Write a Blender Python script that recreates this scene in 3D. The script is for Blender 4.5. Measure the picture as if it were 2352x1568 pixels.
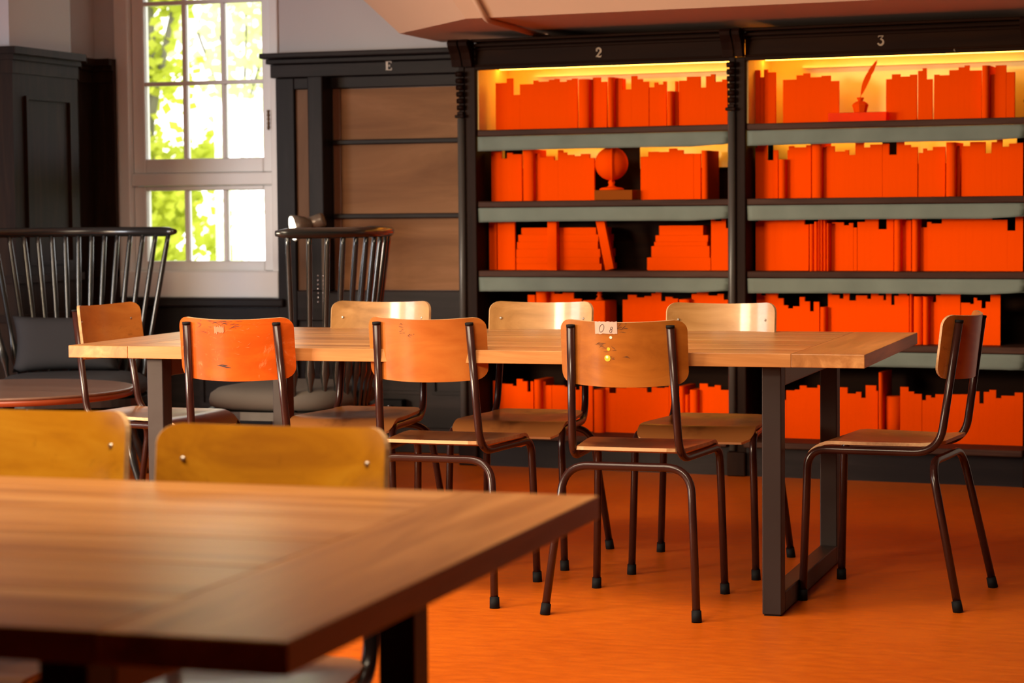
import bpy, bmesh, math, random
from math import sin, cos, pi, atan2, sqrt, radians
from mathutils import Vector, Matrix
random.seed(7)
for o in list(bpy.data.objects): bpy.data.objects.remove(o, do_unlink=True)
S = bpy.context.scene; COL = S.collection

# ------------------------------------------------------------------ camera
FPX, YAW, PIT, ROL, CH = 5038.7, .3132, .0601, -.0089, 1.1587
_fw = Vector((-sin(YAW)*cos(PIT), cos(YAW)*cos(PIT), -sin(PIT)))
_rt = Vector((cos(YAW), sin(YAW), 0)); _up = _rt.cross(_fw)
CR = _rt*cos(ROL)+_up*sin(ROL); CU = -_rt*sin(ROL)+_up*cos(ROL); CO = Vector((0, 0, CH))
cd = bpy.data.cameras.new('camera'); cam = bpy.data.objects.new('camera', cd); COL.objects.link(cam)
cd.sensor_width = 36; cd.lens = FPX/2352*36; cd.clip_start = .05; cd.clip_end = 200
mw = Matrix.Identity(4)
for i in range(3):
    mw[i][0] = CR[i]; mw[i][1] = CU[i]; mw[i][2] = -_fw[i]; mw[i][3] = CO[i]
cam.matrix_world = mw
cd.dof.use_dof = True; cd.dof.focus_distance = 6.3; cd.dof.aperture_fstop = 5.4
S.camera = cam
# ------------------------------------------------------------------ exposure
S.view_settings.view_transform = 'Standard'; S.view_settings.look = 'None'
S.view_settings.gamma = 1; S.view_settings.use_curve_mapping = False
S.view_settings.exposure = 0.0
# ------------------------------------------------------------------ sky (bright overcast)
W = bpy.data.worlds.new('world'); S.world = W; W.use_nodes = True
nt = W.node_tree; bg = nt.nodes['Background']
bg.inputs[0].default_value = (1, .985, .95, 1); bg.inputs[1].default_value = 3.2
# ------------------------------------------------------------------ lights
def area(name, loc, target, sx, sy, power, col, spread=180):
    l = bpy.data.lights.new(name, 'AREA'); l.shape = 'RECTANGLE'; l.size = sx; l.size_y = sy
    l.energy = power; l.color = col; l.spread = radians(spread)
    o = bpy.data.objects.new(name, l); COL.objects.link(o); o.location = loc
    d = Vector(target)-Vector(loc); o.rotation_euler = d.to_track_quat('-Z', 'Y').to_euler()
    return o
area('key_area_light', (-6.9, 1.3, 1.8), (-1.75, 9.0, -.1), 1.8, 1.2, 56, (1, .76, .50), 44)  # added warm key; no window is built on that side
area('side_area_light', (-7.7, 4.4, 1.4), (-2.4, 8.6, .6), 1.7, 1.3, 85, (.93, .95, 1), 120)  # added cool area light standing in for unseen daylight from the left
area('ceiling_fill_light', (-2.9, 5.0, 3.1), (-2.6, 6.2, 0), 2.4, 1.6, 90, (1, .80, .58), 120)  # added overhead fill; no lamp fitting hangs here
area('front_fill_light', (-2.0, 2.2, 3.0), (-1.9, 4.2, .5), 1.8, .8, 66, (1, .80, .55), 105)

# ------------------------------------------------------------------ helpers
def ray(px, py): return _fw + CR*((px-1176)/FPX) + CU*((784-py)/FPX)
def on_plane(px, py, p0, n):
    v = ray(px, py); n = Vector(n); t = ((Vector(p0)-CO).dot(n))/v.dot(n); return CO+v*t
def on_z(px, py, z):
    v = ray(px, py); return CO+v*((z-CH)/v.z)
def on_y(px, py, y): return on_plane(px, py, (0, y, 0), (0, 1, 0))

class MB:
    def __init__(s): s.v = []; s.f = []; s.sm = []
    def add(s, vs, fs, smooth=False):
        o = len(s.v); s.v += [tuple(v) for v in vs]; s.f += [tuple(i+o for i in f) for f in fs]; s.sm += [smooth]*len(fs)
        return s
    def box(s, a, b, bev=0):
        x0, y0, z0 = a; x1, y1, z1 = b
        if bev <= 0:
            vs = [(x, y, z) for z in (z0, z1) for y in (y0, y1) for x in (x0, x1)]
            return s.add(vs, [(0, 2, 3, 1), (4, 5, 7, 6), (0, 1, 5, 4), (2, 6, 7, 3), (0, 4, 6, 2), (1, 3, 7, 5)])
        bm = bmesh.new(); bmesh.ops.create_cube(bm, size=1)
        for v in bm.verts: v.co = Vector(((x0+x1)/2+v.co.x*(x1-x0), (y0+y1)/2+v.co.y*(y1-y0), (z0+z1)/2+v.co.z*(z1-z0)))
        bmesh.ops.bevel(bm, geom=bm.edges[:], offset=bev, segments=2, affect='EDGES', profile=.5)
        bm.verts.index_update(); s.add([v.co[:] for v in bm.verts], [[v.index for v in f.verts] for f in bm.faces]); bm.free(); return s
    def quadprism(s, pts, h0, h1):      # plan polygon extruded in z
        n = len(pts); vs = [(p[0], p[1], h0) for p in pts]+[(p[0], p[1], h1) for p in pts]
        fs = [tuple(range(n))[::-1], tuple(range(n, 2*n))]+[(i, (i+1) % n, n+(i+1) % n, n+i) for i in range(n)]
        return s.add(vs, fs)
    def tube(s, pts, r, seg=12, caps=True, ell=None):
        P = [Vector(p) for p in pts]; n = len(P); rs = r if isinstance(r, (list, tuple)) else [r]*n
        T = []
        for i in range(n):
            a = P[max(i-1, 0)]; b = P[min(i+1, n-1)]; T.append((b-a).normalized())
        ref = Vector((0, 0, 1)) if abs(T[0].z) < .9 else Vector((1, 0, 0))
        N = (ref - T[0]*ref.dot(T[0])).normalized(); vs = []
        for i in range(n):
            N = (N - T[i]*N.dot(T[i])).normalized(); B = T[i].cross(N)
            for k in range(seg):
                a = 2*pi*k/seg; vs.append(P[i]+N*cos(a)*rs[i]+B*sin(a)*rs[i])
        fs = [(i*seg+k, i*seg+(k+1) % seg, (i+1)*seg+(k+1) % seg, (i+1)*seg+k) for i in range(n-1) for k in range(seg)]
        s.add(vs, fs, True)
        if caps:
            o = len(s.v)-len(vs); s.f.append(tuple(o+k for k in range(seg))[::-1]); s.f.append(tuple(o+(n-1)*seg+k for k in range(seg))); s.sm += [False, False]
        return s
    def lathe(s, prof, c=(0, 0, 0), seg=24, smooth=True):
        vs = []; n = len(prof)
        for (r, z) in prof:
            for k in range(seg):
                a = 2*pi*k/seg; vs.append((c[0]+max(r, 1e-5)*cos(a), c[1]+max(r, 1e-5)*sin(a), c[2]+z))
        fs = [(i*seg+k, i*seg+(k+1) % seg, (i+1)*seg+(k+1) % seg, (i+1)*seg+k) for i in range(n-1) for k in range(seg)]
        s.add(vs, fs, smooth); o = len(s.v)-len(vs)
        s.f.append(tuple(o+k for k in range(seg))[::-1]); s.f.append(tuple(o+(n-1)*seg+k for k in range(seg))); s.sm += [False, False]
        return s
    def xf(s, M):
        s.v = [tuple(M @ Vector(v)) for v in s.v]; return s
    def mesh(s, name):
        me = bpy.data.meshes.new(name); me.from_pydata(s.v, [], s.f); me.polygons.foreach_set('use_smooth', s.sm)
        bm = bmesh.new(); bm.from_mesh(me); bmesh.ops.recalc_face_normals(bm, faces=bm.faces[:]); bm.to_mesh(me); bm.free()
        me.update(); return me
    def build(s, name, m, parent=None, label=None):
        o = bpy.data.objects.new(name, s.mesh(name)); o.data.materials.append(m); COL.objects.link(o)
        if parent: o.parent = parent
        if label: o['label'] = label
        return o
def tag(o, label=None, cat=None, group=None, kind=None):
    if label: o['label'] = label
    if cat: o['category'] = cat
    if group: o['group'] = group
    if kind: o['kind'] = kind
    return o
def empty(name, loc=(0, 0, 0), rz=0):
    o = bpy.data.objects.new(name, None); COL.objects.link(o); o.location = loc; o.rotation_euler = (0, 0, rz); o.empty_display_size = .1; return o
def copy_tree(o, parent=None):
    c = o.copy(); COL.objects.link(c); c.parent = parent
    for ch in list(o.children): copy_tree(ch, c)
    return c
def fillet(pts, r, n=6):
    P = [Vector(p) for p in pts]; out = [P[0]]
    for i in range(1, len(P)-1):
        a, b, c = P[i-1], P[i], P[i+1]; rr = r[i-1] if isinstance(r, (list, tuple)) else r
        d1 = (a-b).normalized(); d2 = (c-b).normalized(); rr = min(rr, (a-b).length*.48, (c-b).length*.48)
        p, q = b+d1*rr, b+d2*rr
        for k in range(n+1):
            t = k/n; out.append(p*(1-t)**2+b*2*t*(1-t)+q*t*t)
    out.append(P[-1]); return out

# ------------------------------------------------------------------ materials
MAT = {}
def newmat(name):
    m = bpy.data.materials.new(name); m.use_nodes = True; MAT[name] = m
    return m, m.node_tree.nodes, m.node_tree.links, m.node_tree.nodes['Principled BSDF']
def plain(name, col, rough=.5, metal=0, bump=0, scale=60, var=.12, spec=.5, coat=0, nscale=3):
    m, N, L, b = newmat(name)
    tc = N.new('ShaderNodeTexCoord'); no = N.new('ShaderNodeTexNoise'); no.inputs['Scale'].default_value = nscale; no.inputs['Detail'].default_value = 5
    L.new(tc.outputs['Object'], no.inputs['Vector'])
    mx = N.new('ShaderNodeMix'); mx.data_type = 'RGBA'
    mx.inputs[6].default_value = (*[c*(1-var) for c in col], 1); mx.inputs[7].default_value = (*[min(1, c*(1+var)) for c in col], 1)
    L.new(no.outputs['Fac'], mx.inputs[0]); L.new(mx.outputs[2], b.inputs['Base Color'])
    b.inputs['Roughness'].default_value = rough; b.inputs['Metallic'].default_value = metal; b.inputs['Specular IOR Level'].default_value = spec
    b.inputs['Coat Weight'].default_value = coat; b.inputs['Coat Roughness'].default_value = .15
    if bump:
        n2 = N.new('ShaderNodeTexNoise'); n2.inputs['Scale'].default_value = scale; n2.inputs['Detail'].default_value = 4; L.new(tc.outputs['Object'], n2.inputs['Vector'])
        bp = N.new('ShaderNodeBump'); bp.inputs['Strength'].default_value = bump; bp.inputs['Distance'].default_value = .002
        L.new(n2.outputs['Fac'], bp.inputs['Height']); L.new(bp.outputs['Normal'], b.inputs['Normal'])
    return m
def wood(name, cols, axis='x', rough=.4, scale=1.0, bump=.15, rnd=.25, spec=.5, stretch=14, coat=0, dist=2.5):
    """cols: list of (pos,(r,g,b)); grain runs along axis"""
    m, N, L, b = newmat(name)
    tc = N.new('ShaderNodeTexCoord'); mp = N.new('ShaderNodeMapping')
    sc = {'x': (1, stretch, stretch), 'y': (stretch, 1, stretch), 'z': (stretch, stretch, 1)}[axis]
    mp.inputs['Scale'].default_value = [c*scale for c in sc]
    oi = N.new('ShaderNodeObjectInfo'); cm = N.new('ShaderNodeCombineXYZ'); ml = N.new('ShaderNodeMath'); ml.operation = 'MULTIPLY'; ml.inputs[1].default_value = 37
    L.new(oi.outputs['Random'], ml.inputs[0])
    for i in range(3): L.new(ml.outputs[0], cm.inputs[i])
    L.new(cm.outputs[0], mp.inputs['Location']); L.new(tc.outputs['Object'], mp.inputs['Vector'])
    n1 = N.new('ShaderNodeTexNoise'); n1.inputs['Scale'].default_value = 1.6; n1.inputs['Detail'].default_value = 9; n1.inputs['Roughness'].default_value = .62; n1.inputs['Distortion'].default_value = dist*.3
    L.new(mp.outputs[0], n1.inputs['Vector'])
    n2 = N.new('ShaderNodeTexNoise'); n2.inputs['Scale'].default_value = .35; n2.inputs['Detail'].default_value = 3; L.new(mp.outputs[0], n2.inputs['Vector'])
    ad = N.new('ShaderNodeMath'); ad.operation = 'MULTIPLY_ADD'; ad.inputs[1].default_value = .55; L.new(n1.outputs['Fac'], ad.inputs[0])
    m2 = N.new('ShaderNodeMath'); m2.operation = 'MULTIPLY'; m2.inputs[1].default_value = .45; L.new(n2.outputs['Fac'], m2.inputs[0]); L.new(m2.outputs[0], ad.inputs[2])
    cr = N.new('ShaderNodeValToRGB'); el = cr.color_ramp.elements
    for i, (p, c) in enumerate(cols):
        e = el[i] if i < 2 else el.new(p)
        e.position = p; e.color = (*c, 1)
    L.new(ad.outputs[0], cr.inputs[0])
    hs = N.new('ShaderNodeHueSaturation'); L.new(cr.outputs[0], hs.inputs['Color'])
    mr = N.new('ShaderNodeMapRange'); mr.inputs['To Min'].default_value = 1-rnd; mr.inputs['To Max'].default_value = 1+rnd
    L.new(oi.outputs['Random'], mr.inputs['Value']); L.new(mr.outputs[0], hs.inputs['Value']); L.new(hs.outputs[0], b.inputs['Base Color'])
    b.inputs['Roughness'].default_value = rough; b.inputs['Specular IOR Level'].default_value = spec
    b.inputs['Coat Weight'].default_value = coat; b.inputs['Coat Roughness'].default_value = .12
    if bump:
        bp = N.new('ShaderNodeBump'); bp.inputs['Strength'].default_value = bump; bp.inputs['Distance'].default_value = .002
        L.new(n1.outputs['Fac'], bp.inputs['Height']); L.new(bp.outputs['Normal'], b.inputs['Normal'])
    return m, N, L, b, hs
def emis(name, col, st):
    m, N, L, b = newmat(name); b.inputs['Base Color'].default_value = (*col, 1); b.inputs['Emission Color'].default_value = (*col, 1); b.inputs['Emission Strength'].default_value = st; return m

# floor linoleum
def lino():
    m, N, L, b = newmat('orange_linoleum'); tc = N.new('ShaderNodeTexCoord')
    mp = N.new('ShaderNodeMapping'); mp.inputs['Rotation'].default_value = (0, 0, .3); mp.inputs['Scale'].default_value = (1, 2.6, 1); L.new(tc.outputs['Object'], mp.inputs[0])
    n1 = N.new('ShaderNodeTexNoise'); n1.inputs['Scale'].default_value = 14; n1.inputs['Detail'].default_value = 9; n1.inputs['Roughness'].default_value = .7; L.new(mp.outputs[0], n1.inputs[0])
    n2 = N.new('ShaderNodeTexNoise'); n2.inputs['Scale'].default_value = 1.1; n2.inputs['Detail'].default_value = 3; L.new(tc.outputs['Object'], n2.inputs[0])
    cr = N.new('ShaderNodeValToRGB'); e = cr.color_ramp.elements
    e[0].position = .25; e[0].color = (.33, .050, .002, 1); e[1].position = .75; e[1].color = (.70, .155, .007, 1)
    x = e.new(.5); x.color = (.52, .098, .004, 1)
    mx = N.new('ShaderNodeMath'); mx.operation = 'MULTIPLY_ADD'; mx.inputs[1].default_value = .6; L.new(n1.outputs['Fac'], mx.inputs[0])
    m2 = N.new('ShaderNodeMath'); m2.operation = 'MULTIPLY'; m2.inputs[1].default_value = .4; L.new(n2.outputs['Fac'], m2.inputs[0]); L.new(m2.outputs[0], mx.inputs[2])
    L.new(mx.outputs[0], cr.inputs[0]); L.new(cr.outputs[0], b.inputs['Base Color'])
    mr = N.new('ShaderNodeMapRange'); mr.inputs['To Min'].default_value = .28; mr.inputs['To Max'].default_value = .46; L.new(n1.outputs['Fac'], mr.inputs[0]); L.new(mr.outputs[0], b.inputs['Roughness'])
    b.inputs['Specular IOR Level'].default_value = .2
    bp = N.new('ShaderNodeBump'); bp.inputs['Strength'].default_value = .05; bp.inputs['Distance'].default_value = .002; L.new(n1.outputs['Fac'], bp.inputs['Height']); L.new(bp.outputs[0], b.inputs['Normal'])
    return m
M_floor = lino()
TOPC = [(.36, (.27, .105, .028)), (.64, (.60, .30, .105)), (.5, (.41, .175, .052))]
M_top = wood('ash_stave', TOPC, 'x', .30, 1.0, .10, .14, .5, 12)[0]
M_topy = wood('ash_end_board', TOPC, 'y', .32, 1.0, .10, .08, .5, 12)[0]
M_edge = wood('ash_edge', [(.3, (.22, .075, .022)), (.7, (.52, .23, .08)), (.5, (.40, .165, .055))], 'x', .4, .9, .15, .05, .5, 9)[0]
M_steel = plain('dark_steel', (.032, .023, .022), .45, .35, .25, 25, .3, .3)
M_brass = plain('bronze_steel', (.12, .065, .025), .35, .6, .2, 25, .2)
M_tube = plain('maroon_lacquered_tube', (.030, .009, .007), .24, 0, .08, 80, .3, .35, .1, 20)
M_tubeb = plain('black_lacquered_tube', (.012, .008, .008), .26, 0, .08, 80, .3, .35, .1, 20)
M_rubber = plain('black_rubber', (.006, .006, .007), .7, 0, 0, 60, .1, .15)
M_screw = plain('steel_screw', (.5, .47, .42), .25, .9)
def ply(name, c0, c1, c2, scuff=.35, rough=.3, spots=False):
    m, N, L, b, hs = wood(name, [(.39, c0), (.61, c2), (.5, c1)], 'x', rough, 1.6, .06, .04, .5, 5, .25)
    tc = N.new('ShaderNodeTexCoord'); n = N.new('ShaderNodeTexNoise'); n.inputs['Scale'].default_value = 9; n.inputs['Detail'].default_value = 10; n.inputs['Roughness'].default_value = .8; n.inputs['Distortion'].default_value = 1.2
    L.new(tc.outputs['Object'], n.inputs[0])
    r = N.new('ShaderNodeValToRGB'); r.color_ramp.elements[0].position = .56; r.color_ramp.elements[0].color = (0, 0, 0, 1); r.color_ramp.elements[1].position = .66; r.color_ramp.elements[1].color = (scuff,)*3+(1,)
    L.new(n.outputs['Fac'], r.inputs[0])
    mx = N.new('ShaderNodeMix'); mx.data_type = 'RGBA'; L.new(r.outputs[0], mx.inputs[0]); L.new(hs.outputs[0], mx.inputs[6])
    mx.inputs[7].default_value = (c0[0]*.45, c0[1]*.4, c0[2]*.4, 1) if not spots else (.75, .36, .16, 1)
    L.new(mx.outputs[2], b.inputs['Base Color']); return m
M_plyA = ply('red_orange_lit_worn_plywood', (.46, .070, .005), (.60, .10, .008), (.66, .14, .018), .6, .28, True)  # A to C: T's plywood with the orange light on their backs put into colour
M_plyB = ply('orange_lit_plywood', (.36, .095, .014), (.43, .13, .022), (.48, .165, .03), .05)
M_plyC = ply('amber_brown_lit_plywood', (.28, .085, .010), (.38, .125, .016), (.44, .16, .026), .22)
M_plyT = ply('tan_plywood', (.25, .12, .034), (.36, .18, .056), (.46, .25, .09), .12, .42)
M_plyN = ply('yellow_brown_plywood', (.34, .12, .006), (.48, .19, .008), (.56, .25, .015), .6, .3)
M_plyH = ply('scuffed_brown_plywood', (.40, .12, .02), (.50, .17, .03), (.56, .22, .045), .6, .3)
M_plyedge = wood('plywood_edge', [(.4, (.45, .26, .12)), (.6, (.62, .40, .2)), (.5, (.55, .33, .16))], 'x', .5, 3, .1, .05)[0]
def seatmat():
    m, N, L, b, hs = wood('worn_brown_seat', [(.3, (.055, .018, .006)), (.7, (.20, .070, .02)), (.5, (.11, .036, .011))], 'y', .36, 1.4, .1, .1, .5, 7, .2)
    tc = N.new('ShaderNodeTexCoord'); mp = N.new('ShaderNodeMapping'); mp.inputs['Location'].default_value = (0, -.26, -.46); mp.inputs['Scale'].default_value = (5.6, 5.2, 1); mp.vector_type = 'POINT'
    mp.inputs['Location'].default_value = (0, -.26*5.2, -.46)
    L.new(tc.outputs['Object'], mp.inputs[0]); ln = N.new('ShaderNodeVectorMath'); ln.operation = 'LENGTH'; L.new(mp.outputs[0], ln.inputs[0])
    n = N.new('ShaderNodeTexNoise'); n.inputs['Scale'].default_value = 14; n.inputs['Detail'].default_value = 8; L.new(tc.outputs['Object'], n.inputs[0])
    ad = N.new('ShaderNodeMath'); ad.operation = 'MULTIPLY_ADD'; ad.inputs[1].default_value = 1.0; L.new(n.outputs['Fac'], ad.inputs[0]); L.new(ln.outputs['Value'], ad.inputs[2])
    r = N.new('ShaderNodeValToRGB'); r.color_ramp.elements[0].position = .0; r.color_ramp.elements[1].position = .0
    mr = N.new('ShaderNodeMapRange'); mr.inputs['From Min'].default_value = 1.15; mr.inputs['From Max'].default_value = 1.5; L.new(ad.outputs[0], mr.inputs[0])
    mx = N.new('ShaderNodeMix'); mx.data_type = 'RGBA'; L.new(mr.outputs[0], mx.inputs[0]); L.new(hs.outputs[0], mx.inputs[6]); mx.inputs[7].default_value = (.34, .135, .035, 1)
    L.new(mx.outputs[2], b.inputs['Base Color']); return m
M_seat = seatmat()
M_dark = wood('near_black_stained_oak', [(.3, (.010, .008, .009)), (.7, (.026,.020,.021)), (.5, (.014,.011,.012))], 'z', .42, 1.2, .25, .1, .09, 12)[0]
M_darkx = wood('near_black_stained_oak_rail', [(.3, (.010, .008, .009)), (.7, (.028,.020,.020)), (.5, (.015,.011,.011))], 'x', .42, 1.2, .25, .1, .09, 12)[0]
M_case = wood('dark_red_brown_oak', [(.3, (.008, .0025, .0010)), (.7, (.024, .008, .002)), (.5, (.013, .0042, .0015))], 'x', .55, 1.2, .25, .08, .04, 12)[0]
M_casez = wood('dark_red_brown_oak_upright', [(.3, (.008, .003, .002)), (.7, (.024, .010, .006)), (.5, (.013, .005, .003))], 'z', .5, 1.2, .25, .08, .05, 12)[0]
M_shelf = wood('worn_brown_shelf_edge', [(.3, (.022, .009, .006)), (.7, (.085, .040, .026)), (.5, (.045, .020, .014))], 'x', .5, 1.5, .25, .08, .06, 12)[0]
M_darkl = wood('dark_brown_wainscot', [(.3, (.010, .005, .003)), (.7, (.040, .020, .010)), (.5, (.020, .010, .006))], 'z', .5, 1.2, .25, .08, .06, 12)[0]
M_pil = plain('grey_black_lit_pilaster', (.060, .056, .052), .35, 0, .2, 40, .3, .4)  # greyer than the uprights: light on the column put into its colour
M_brown = wood('light_brown_board', [(.28, (.12, .046, .016)), (.72, (.34, .165, .08)), (.5, (.22, .10, .04))], 'x', .5, .8, .1, .06, .1, 7)[0]
M_brownz = wood('light_brown_board_upright', [(.28, (.13, .065, .034)), (.72, (.29, .165, .095)), (.5, (.20, .105, .058))], 'z', .5, .8, .1, .06, .1, 7)[0]
M_wall = plain('white_plaster', (.54, .52, .53), .85, 0, .15, 90, .03)
M_ceil = plain('orange_lit_soffit_plaster', (.66, .42, .28), .85, 0, .1, 60, .03)  # orange tone is bounced light put into the plaster colour
M_win = plain('white_window_paint', (.82, .82, .82), .38, 0, .05, 40, .04, .3)
M_book = plain('matt_orange_paint', (.80, .064, .0005), .8, 0, 0, 120, .02, .0)
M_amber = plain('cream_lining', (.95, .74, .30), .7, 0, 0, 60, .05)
M_led = emis('amber_light_strip', (1, .50, .055), 20)
M_cloth = plain('grey_green_canvas', (.145, .175, .15), .9, 0, .5, 300, .25, .2, 0, 7)
M_winds = plain('black_green_gloss_paint', (.016, .018, .018), .25, 0, .05, 60, .2, .6, .5)
M_fab = plain('charcoal_wool', (.045, .045, .05), .95, 0, .6, 400, .2, .2)
M_fab2 = plain('grey_brown_wool', (.085, .072, .062), .95, 0, .6, 400, .2, .2)
M_rtop = wood('grey_brown_round_top', [(.3, (.12, .06, .04)), (.7, (.24, .14, .10)), (.5, (.18, .10, .07))], 'x', .28, 1, .05, .05)[0]
M_rim = plain('red_brown_rim', (.28, .05, .015), .3)
M_shade = plain('taupe_lamp_metal', (.16, .12, .09), .3, .2)
M_bulb = emis('lamp_opening', (1, .9, .66), 14)
M_chrome = plain('bright_metal', (.7, .72, .76), .15, 1)
M_paper = plain('pinkish_paper_label', (.55, .38, .30), .8, 0, .1, 80, .05)
M_ink = plain('dark_ink', (.02, .015, .015), .7)
M_yel = plain('yellow_sticker', (.85, .50, .02), .5)
M_whi = plain('white_sticker', (.85, .75, .60), .5)
M_gold = plain('painted_cream_lettering', (.36, .26, .16), .6)
M_leaf = None
def leaf(name, a, c):
    m, N, L, b = newmat(name); tc = N.new('ShaderNodeTexCoord'); n = N.new('ShaderNodeTexNoise'); n.inputs['Scale'].default_value = 1.2; L.new(tc.outputs['Object'], n.inputs[0])
    mx = N.new('ShaderNodeMix'); mx.data_type = 'RGBA'; mx.inputs[6].default_value = (*a, 1); mx.inputs[7].default_value = (*c, 1); L.new(n.outputs['Fac'], mx.inputs[0])
    tr = N.new('ShaderNodeBsdfTranslucent'); df = N.new('ShaderNodeBsdfDiffuse'); ms = N.new('ShaderNodeMixShader'); ms.inputs[0].default_value = .5
    L.new(mx.outputs[2], tr.inputs[0]); L.new(mx.outputs[2], df.inputs[0]); L.new(df.outputs[0], ms.inputs[1]); L.new(tr.outputs[0], ms.inputs[2])
    L.new(ms.outputs[0], N['Material Output'].inputs[0]); return m
M_leaf = leaf('spring_leaves', (.34, .46, .06), (.85, .85, .12))
M_leaf2 = leaf('pale_leaves', (.62, .72, .30), (.92, .92, .55))
M_bark = plain('grey_bark', (.16, .15, .11), .9, 0, .8, 20, .3)
M_grass = plain('lawn_green', (.45, .50, .18), .95, 0, .3, 30, .3)
def glass():
    m, N, L, b = newmat('window_glass'); t = N.new('ShaderNodeBsdfTransparent'); g = N.new('ShaderNodeBsdfGlossy'); g.inputs['Roughness'].default_value = .02
    f = N.new('ShaderNodeFresnel'); f.inputs[0].default_value = 1.45; ms = N.new('ShaderNodeMixShader'); L.new(f.outputs[0], ms.inputs[0]); L.new(t.outputs[0], ms.inputs[1]); L.new(g.outputs[0], ms.inputs[2])
    L.new(ms.outputs[0], N['Material Output'].inputs[0]); return m
M_glass = glass()
def acr(name, col):
    m, N, L, b = newmat(name); t = N.new('ShaderNodeBsdfTransparent'); t.inputs[0].default_value = (*col, 1); g = N.new('ShaderNodeBsdfPrincipled')
    g.inputs['Base Color'].default_value = (col[0], col[1]*.4, col[2]*.4, 1); g.inputs['Roughness'].default_value = .12
    ms = N.new('ShaderNodeMixShader'); ms.inputs[0].default_value = .4; L.new(t.outputs[0], ms.inputs[1]); L.new(g.outputs[0], ms.inputs[2]); L.new(ms.outputs[0], N['Material Output'].inputs[0]); return m
M_acr = acr('red_orange_acrylic', (1, .22, .03))
M_acr2 = plain('dark_amber_acrylic', (.22, .05, .004), .7, 0, 0, 60, .05, .03)

# ------------------------------------------------------------------ the room
def struct(name, m, mat, parent=None):
    o = m.build(name, mat, parent)
    if not parent: o['kind'] = 'structure'
    return o
struct('floor', MB().box((-8, -3, -.1), (3.2, 10.3, 0)), M_floor)
struct('ceiling', MB().box((-8, -3, 3.2), (3.2, 10.3, 3.3)), M_wall)
struct('wall_right', MB().box((3.2, -3, 0), (3.3, 10.3, 3.2)), M_dark)
struct('wall_front', MB().box((-8, -3.1, 0), (3.2, -3, 3.2)), M_dark)
YW = 9.85
# left wall: far side, then the panelled return with its corners
LW = [(-8.0, 8.86), (-5.28, 8.89), (-5.265, 9.42), (-5.37, 9.62), (-5.37, YW+.02), (-5.235, YW+.02)]
m = MB().box((-8.1, -3, 0), (-8, 10.3, 3.2))
m.quadprism([(-8, 8.86), (-5.28, 8.89), (-5.265, 9.42), (-5.37, 9.62), (-5.37, 10.3), (-8, 10.3)], 1.85, 3.2)
m.quadprism([(-8, 8.86), (-5.28, 8.89), (-5.265, 9.42), (-5.37, 9.62), (-5.37, 10.3), (-8, 10.3)], 0, 1.85)
wl = struct('wall_left', m, M_wall)
def run(p, q, off):  # offset segment toward the room (right-hand normal)
    d = Vector((q[0]-p[0], q[1]-p[1])).normalized(); n = Vector((d.y, -d.x)); return n
def offs(poly, o):
    out = []
    for i, p in enumerate(poly):
        ns = []
        if i > 0: ns.append(run(poly[i-1], p, 0))
        if i < len(poly)-1: ns.append(run(p, poly[i+1], 0))
        n = ns[0] if len(ns) == 1 else (ns[0]+ns[1])/max(.35, 1+ns[0].dot(ns[1]))
        out.append((p[0]+n.x*o, p[1]+n.y*o))
    return out
WL = [(-8.0, 8.86), (-5.28, 8.89), (-5.265, 9.42), (-5.37, 9.62), (-5.37, 9.80), (-5.222, 9.80)]
def band(m, poly, o0, o1, z0, z1):
    a = offs(poly, o0); b = offs(poly, o1)
    for i in range(len(poly)-1):
        m.quadprism([a[i], a[i+1], b[i+1], b[i]], z0, z1)
    return m
struct('wainscot_board', band(MB(), WL, .002, .03, 0, 1.80), M_darkl, wl)
for z0, z1, o in ((1.80, 1.86, .036), (1.86, 1.885, .05), (1.885, 1.918, .075)):
    struct('wainscot_cornice', band(MB(), WL, .002, o, z0, z1), M_darkl, wl)
struct('skirting', band(MB(), WL, .002, .045, 0, .14), M_darkl, wl)
for z in (.84, .66): struct('dado_rail', band(MB(), WL, .002, .045, z, z+.035), M_darkl, wl)
def frame_on(p, q, t0, t1, z0, z1, w=.016, o=.03, d=.012, parent=wl, mat=M_darkl, name='panel_moulding'):
    P = Vector((p[0], p[1])); Q = Vector((q[0], q[1])); n = run(p, q, 0); mm = MB(); L = (Q-P).length; D = (Q-P).normalized()
    def bx(a, b, c, e):
        A = P+D*a; Bp = P+D*b
        mm.quadprism([tuple(A+n*o), tuple(Bp+n*o), tuple(Bp+n*(o+d)), tuple(A+n*(o+d))], c, e)
    a, b = t0*L, t1*L
    bx(a, b, z1-w, z1); bx(a, b, z0, z0+w); bx(a, a+w, z0+w, z1-w); bx(b-w, b, z0+w, z1-w)
    return mm.build(name, mat, parent)
frame_on(WL[1], WL[2], .13, .88, .92, 1.70); frame_on(WL[1], WL[2], .13, .88, .2, .62); frame_on(WL[0], WL[1], .72, .97, .92, 1.70)

# back wall: plaster above, dark panelling below, window opening x -5.235..-4.37, z .74..2.9
wx0, wx1, wz0, wz1 = -5.235, -4.372, .742, 2.75
m = MB().box((-5.37, YW, 0), (3.2, YW+.25, wz0)).box((wx1, YW, wz0), (3.2, YW+.25, 3.2)).box((wx0, YW, wz1), (wx1, YW+.25, 3.2)).box((-5.37, YW, wz0), (wx0, YW+.25, 3.2))
wb = struct('wall_back', m, M_wall)
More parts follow.
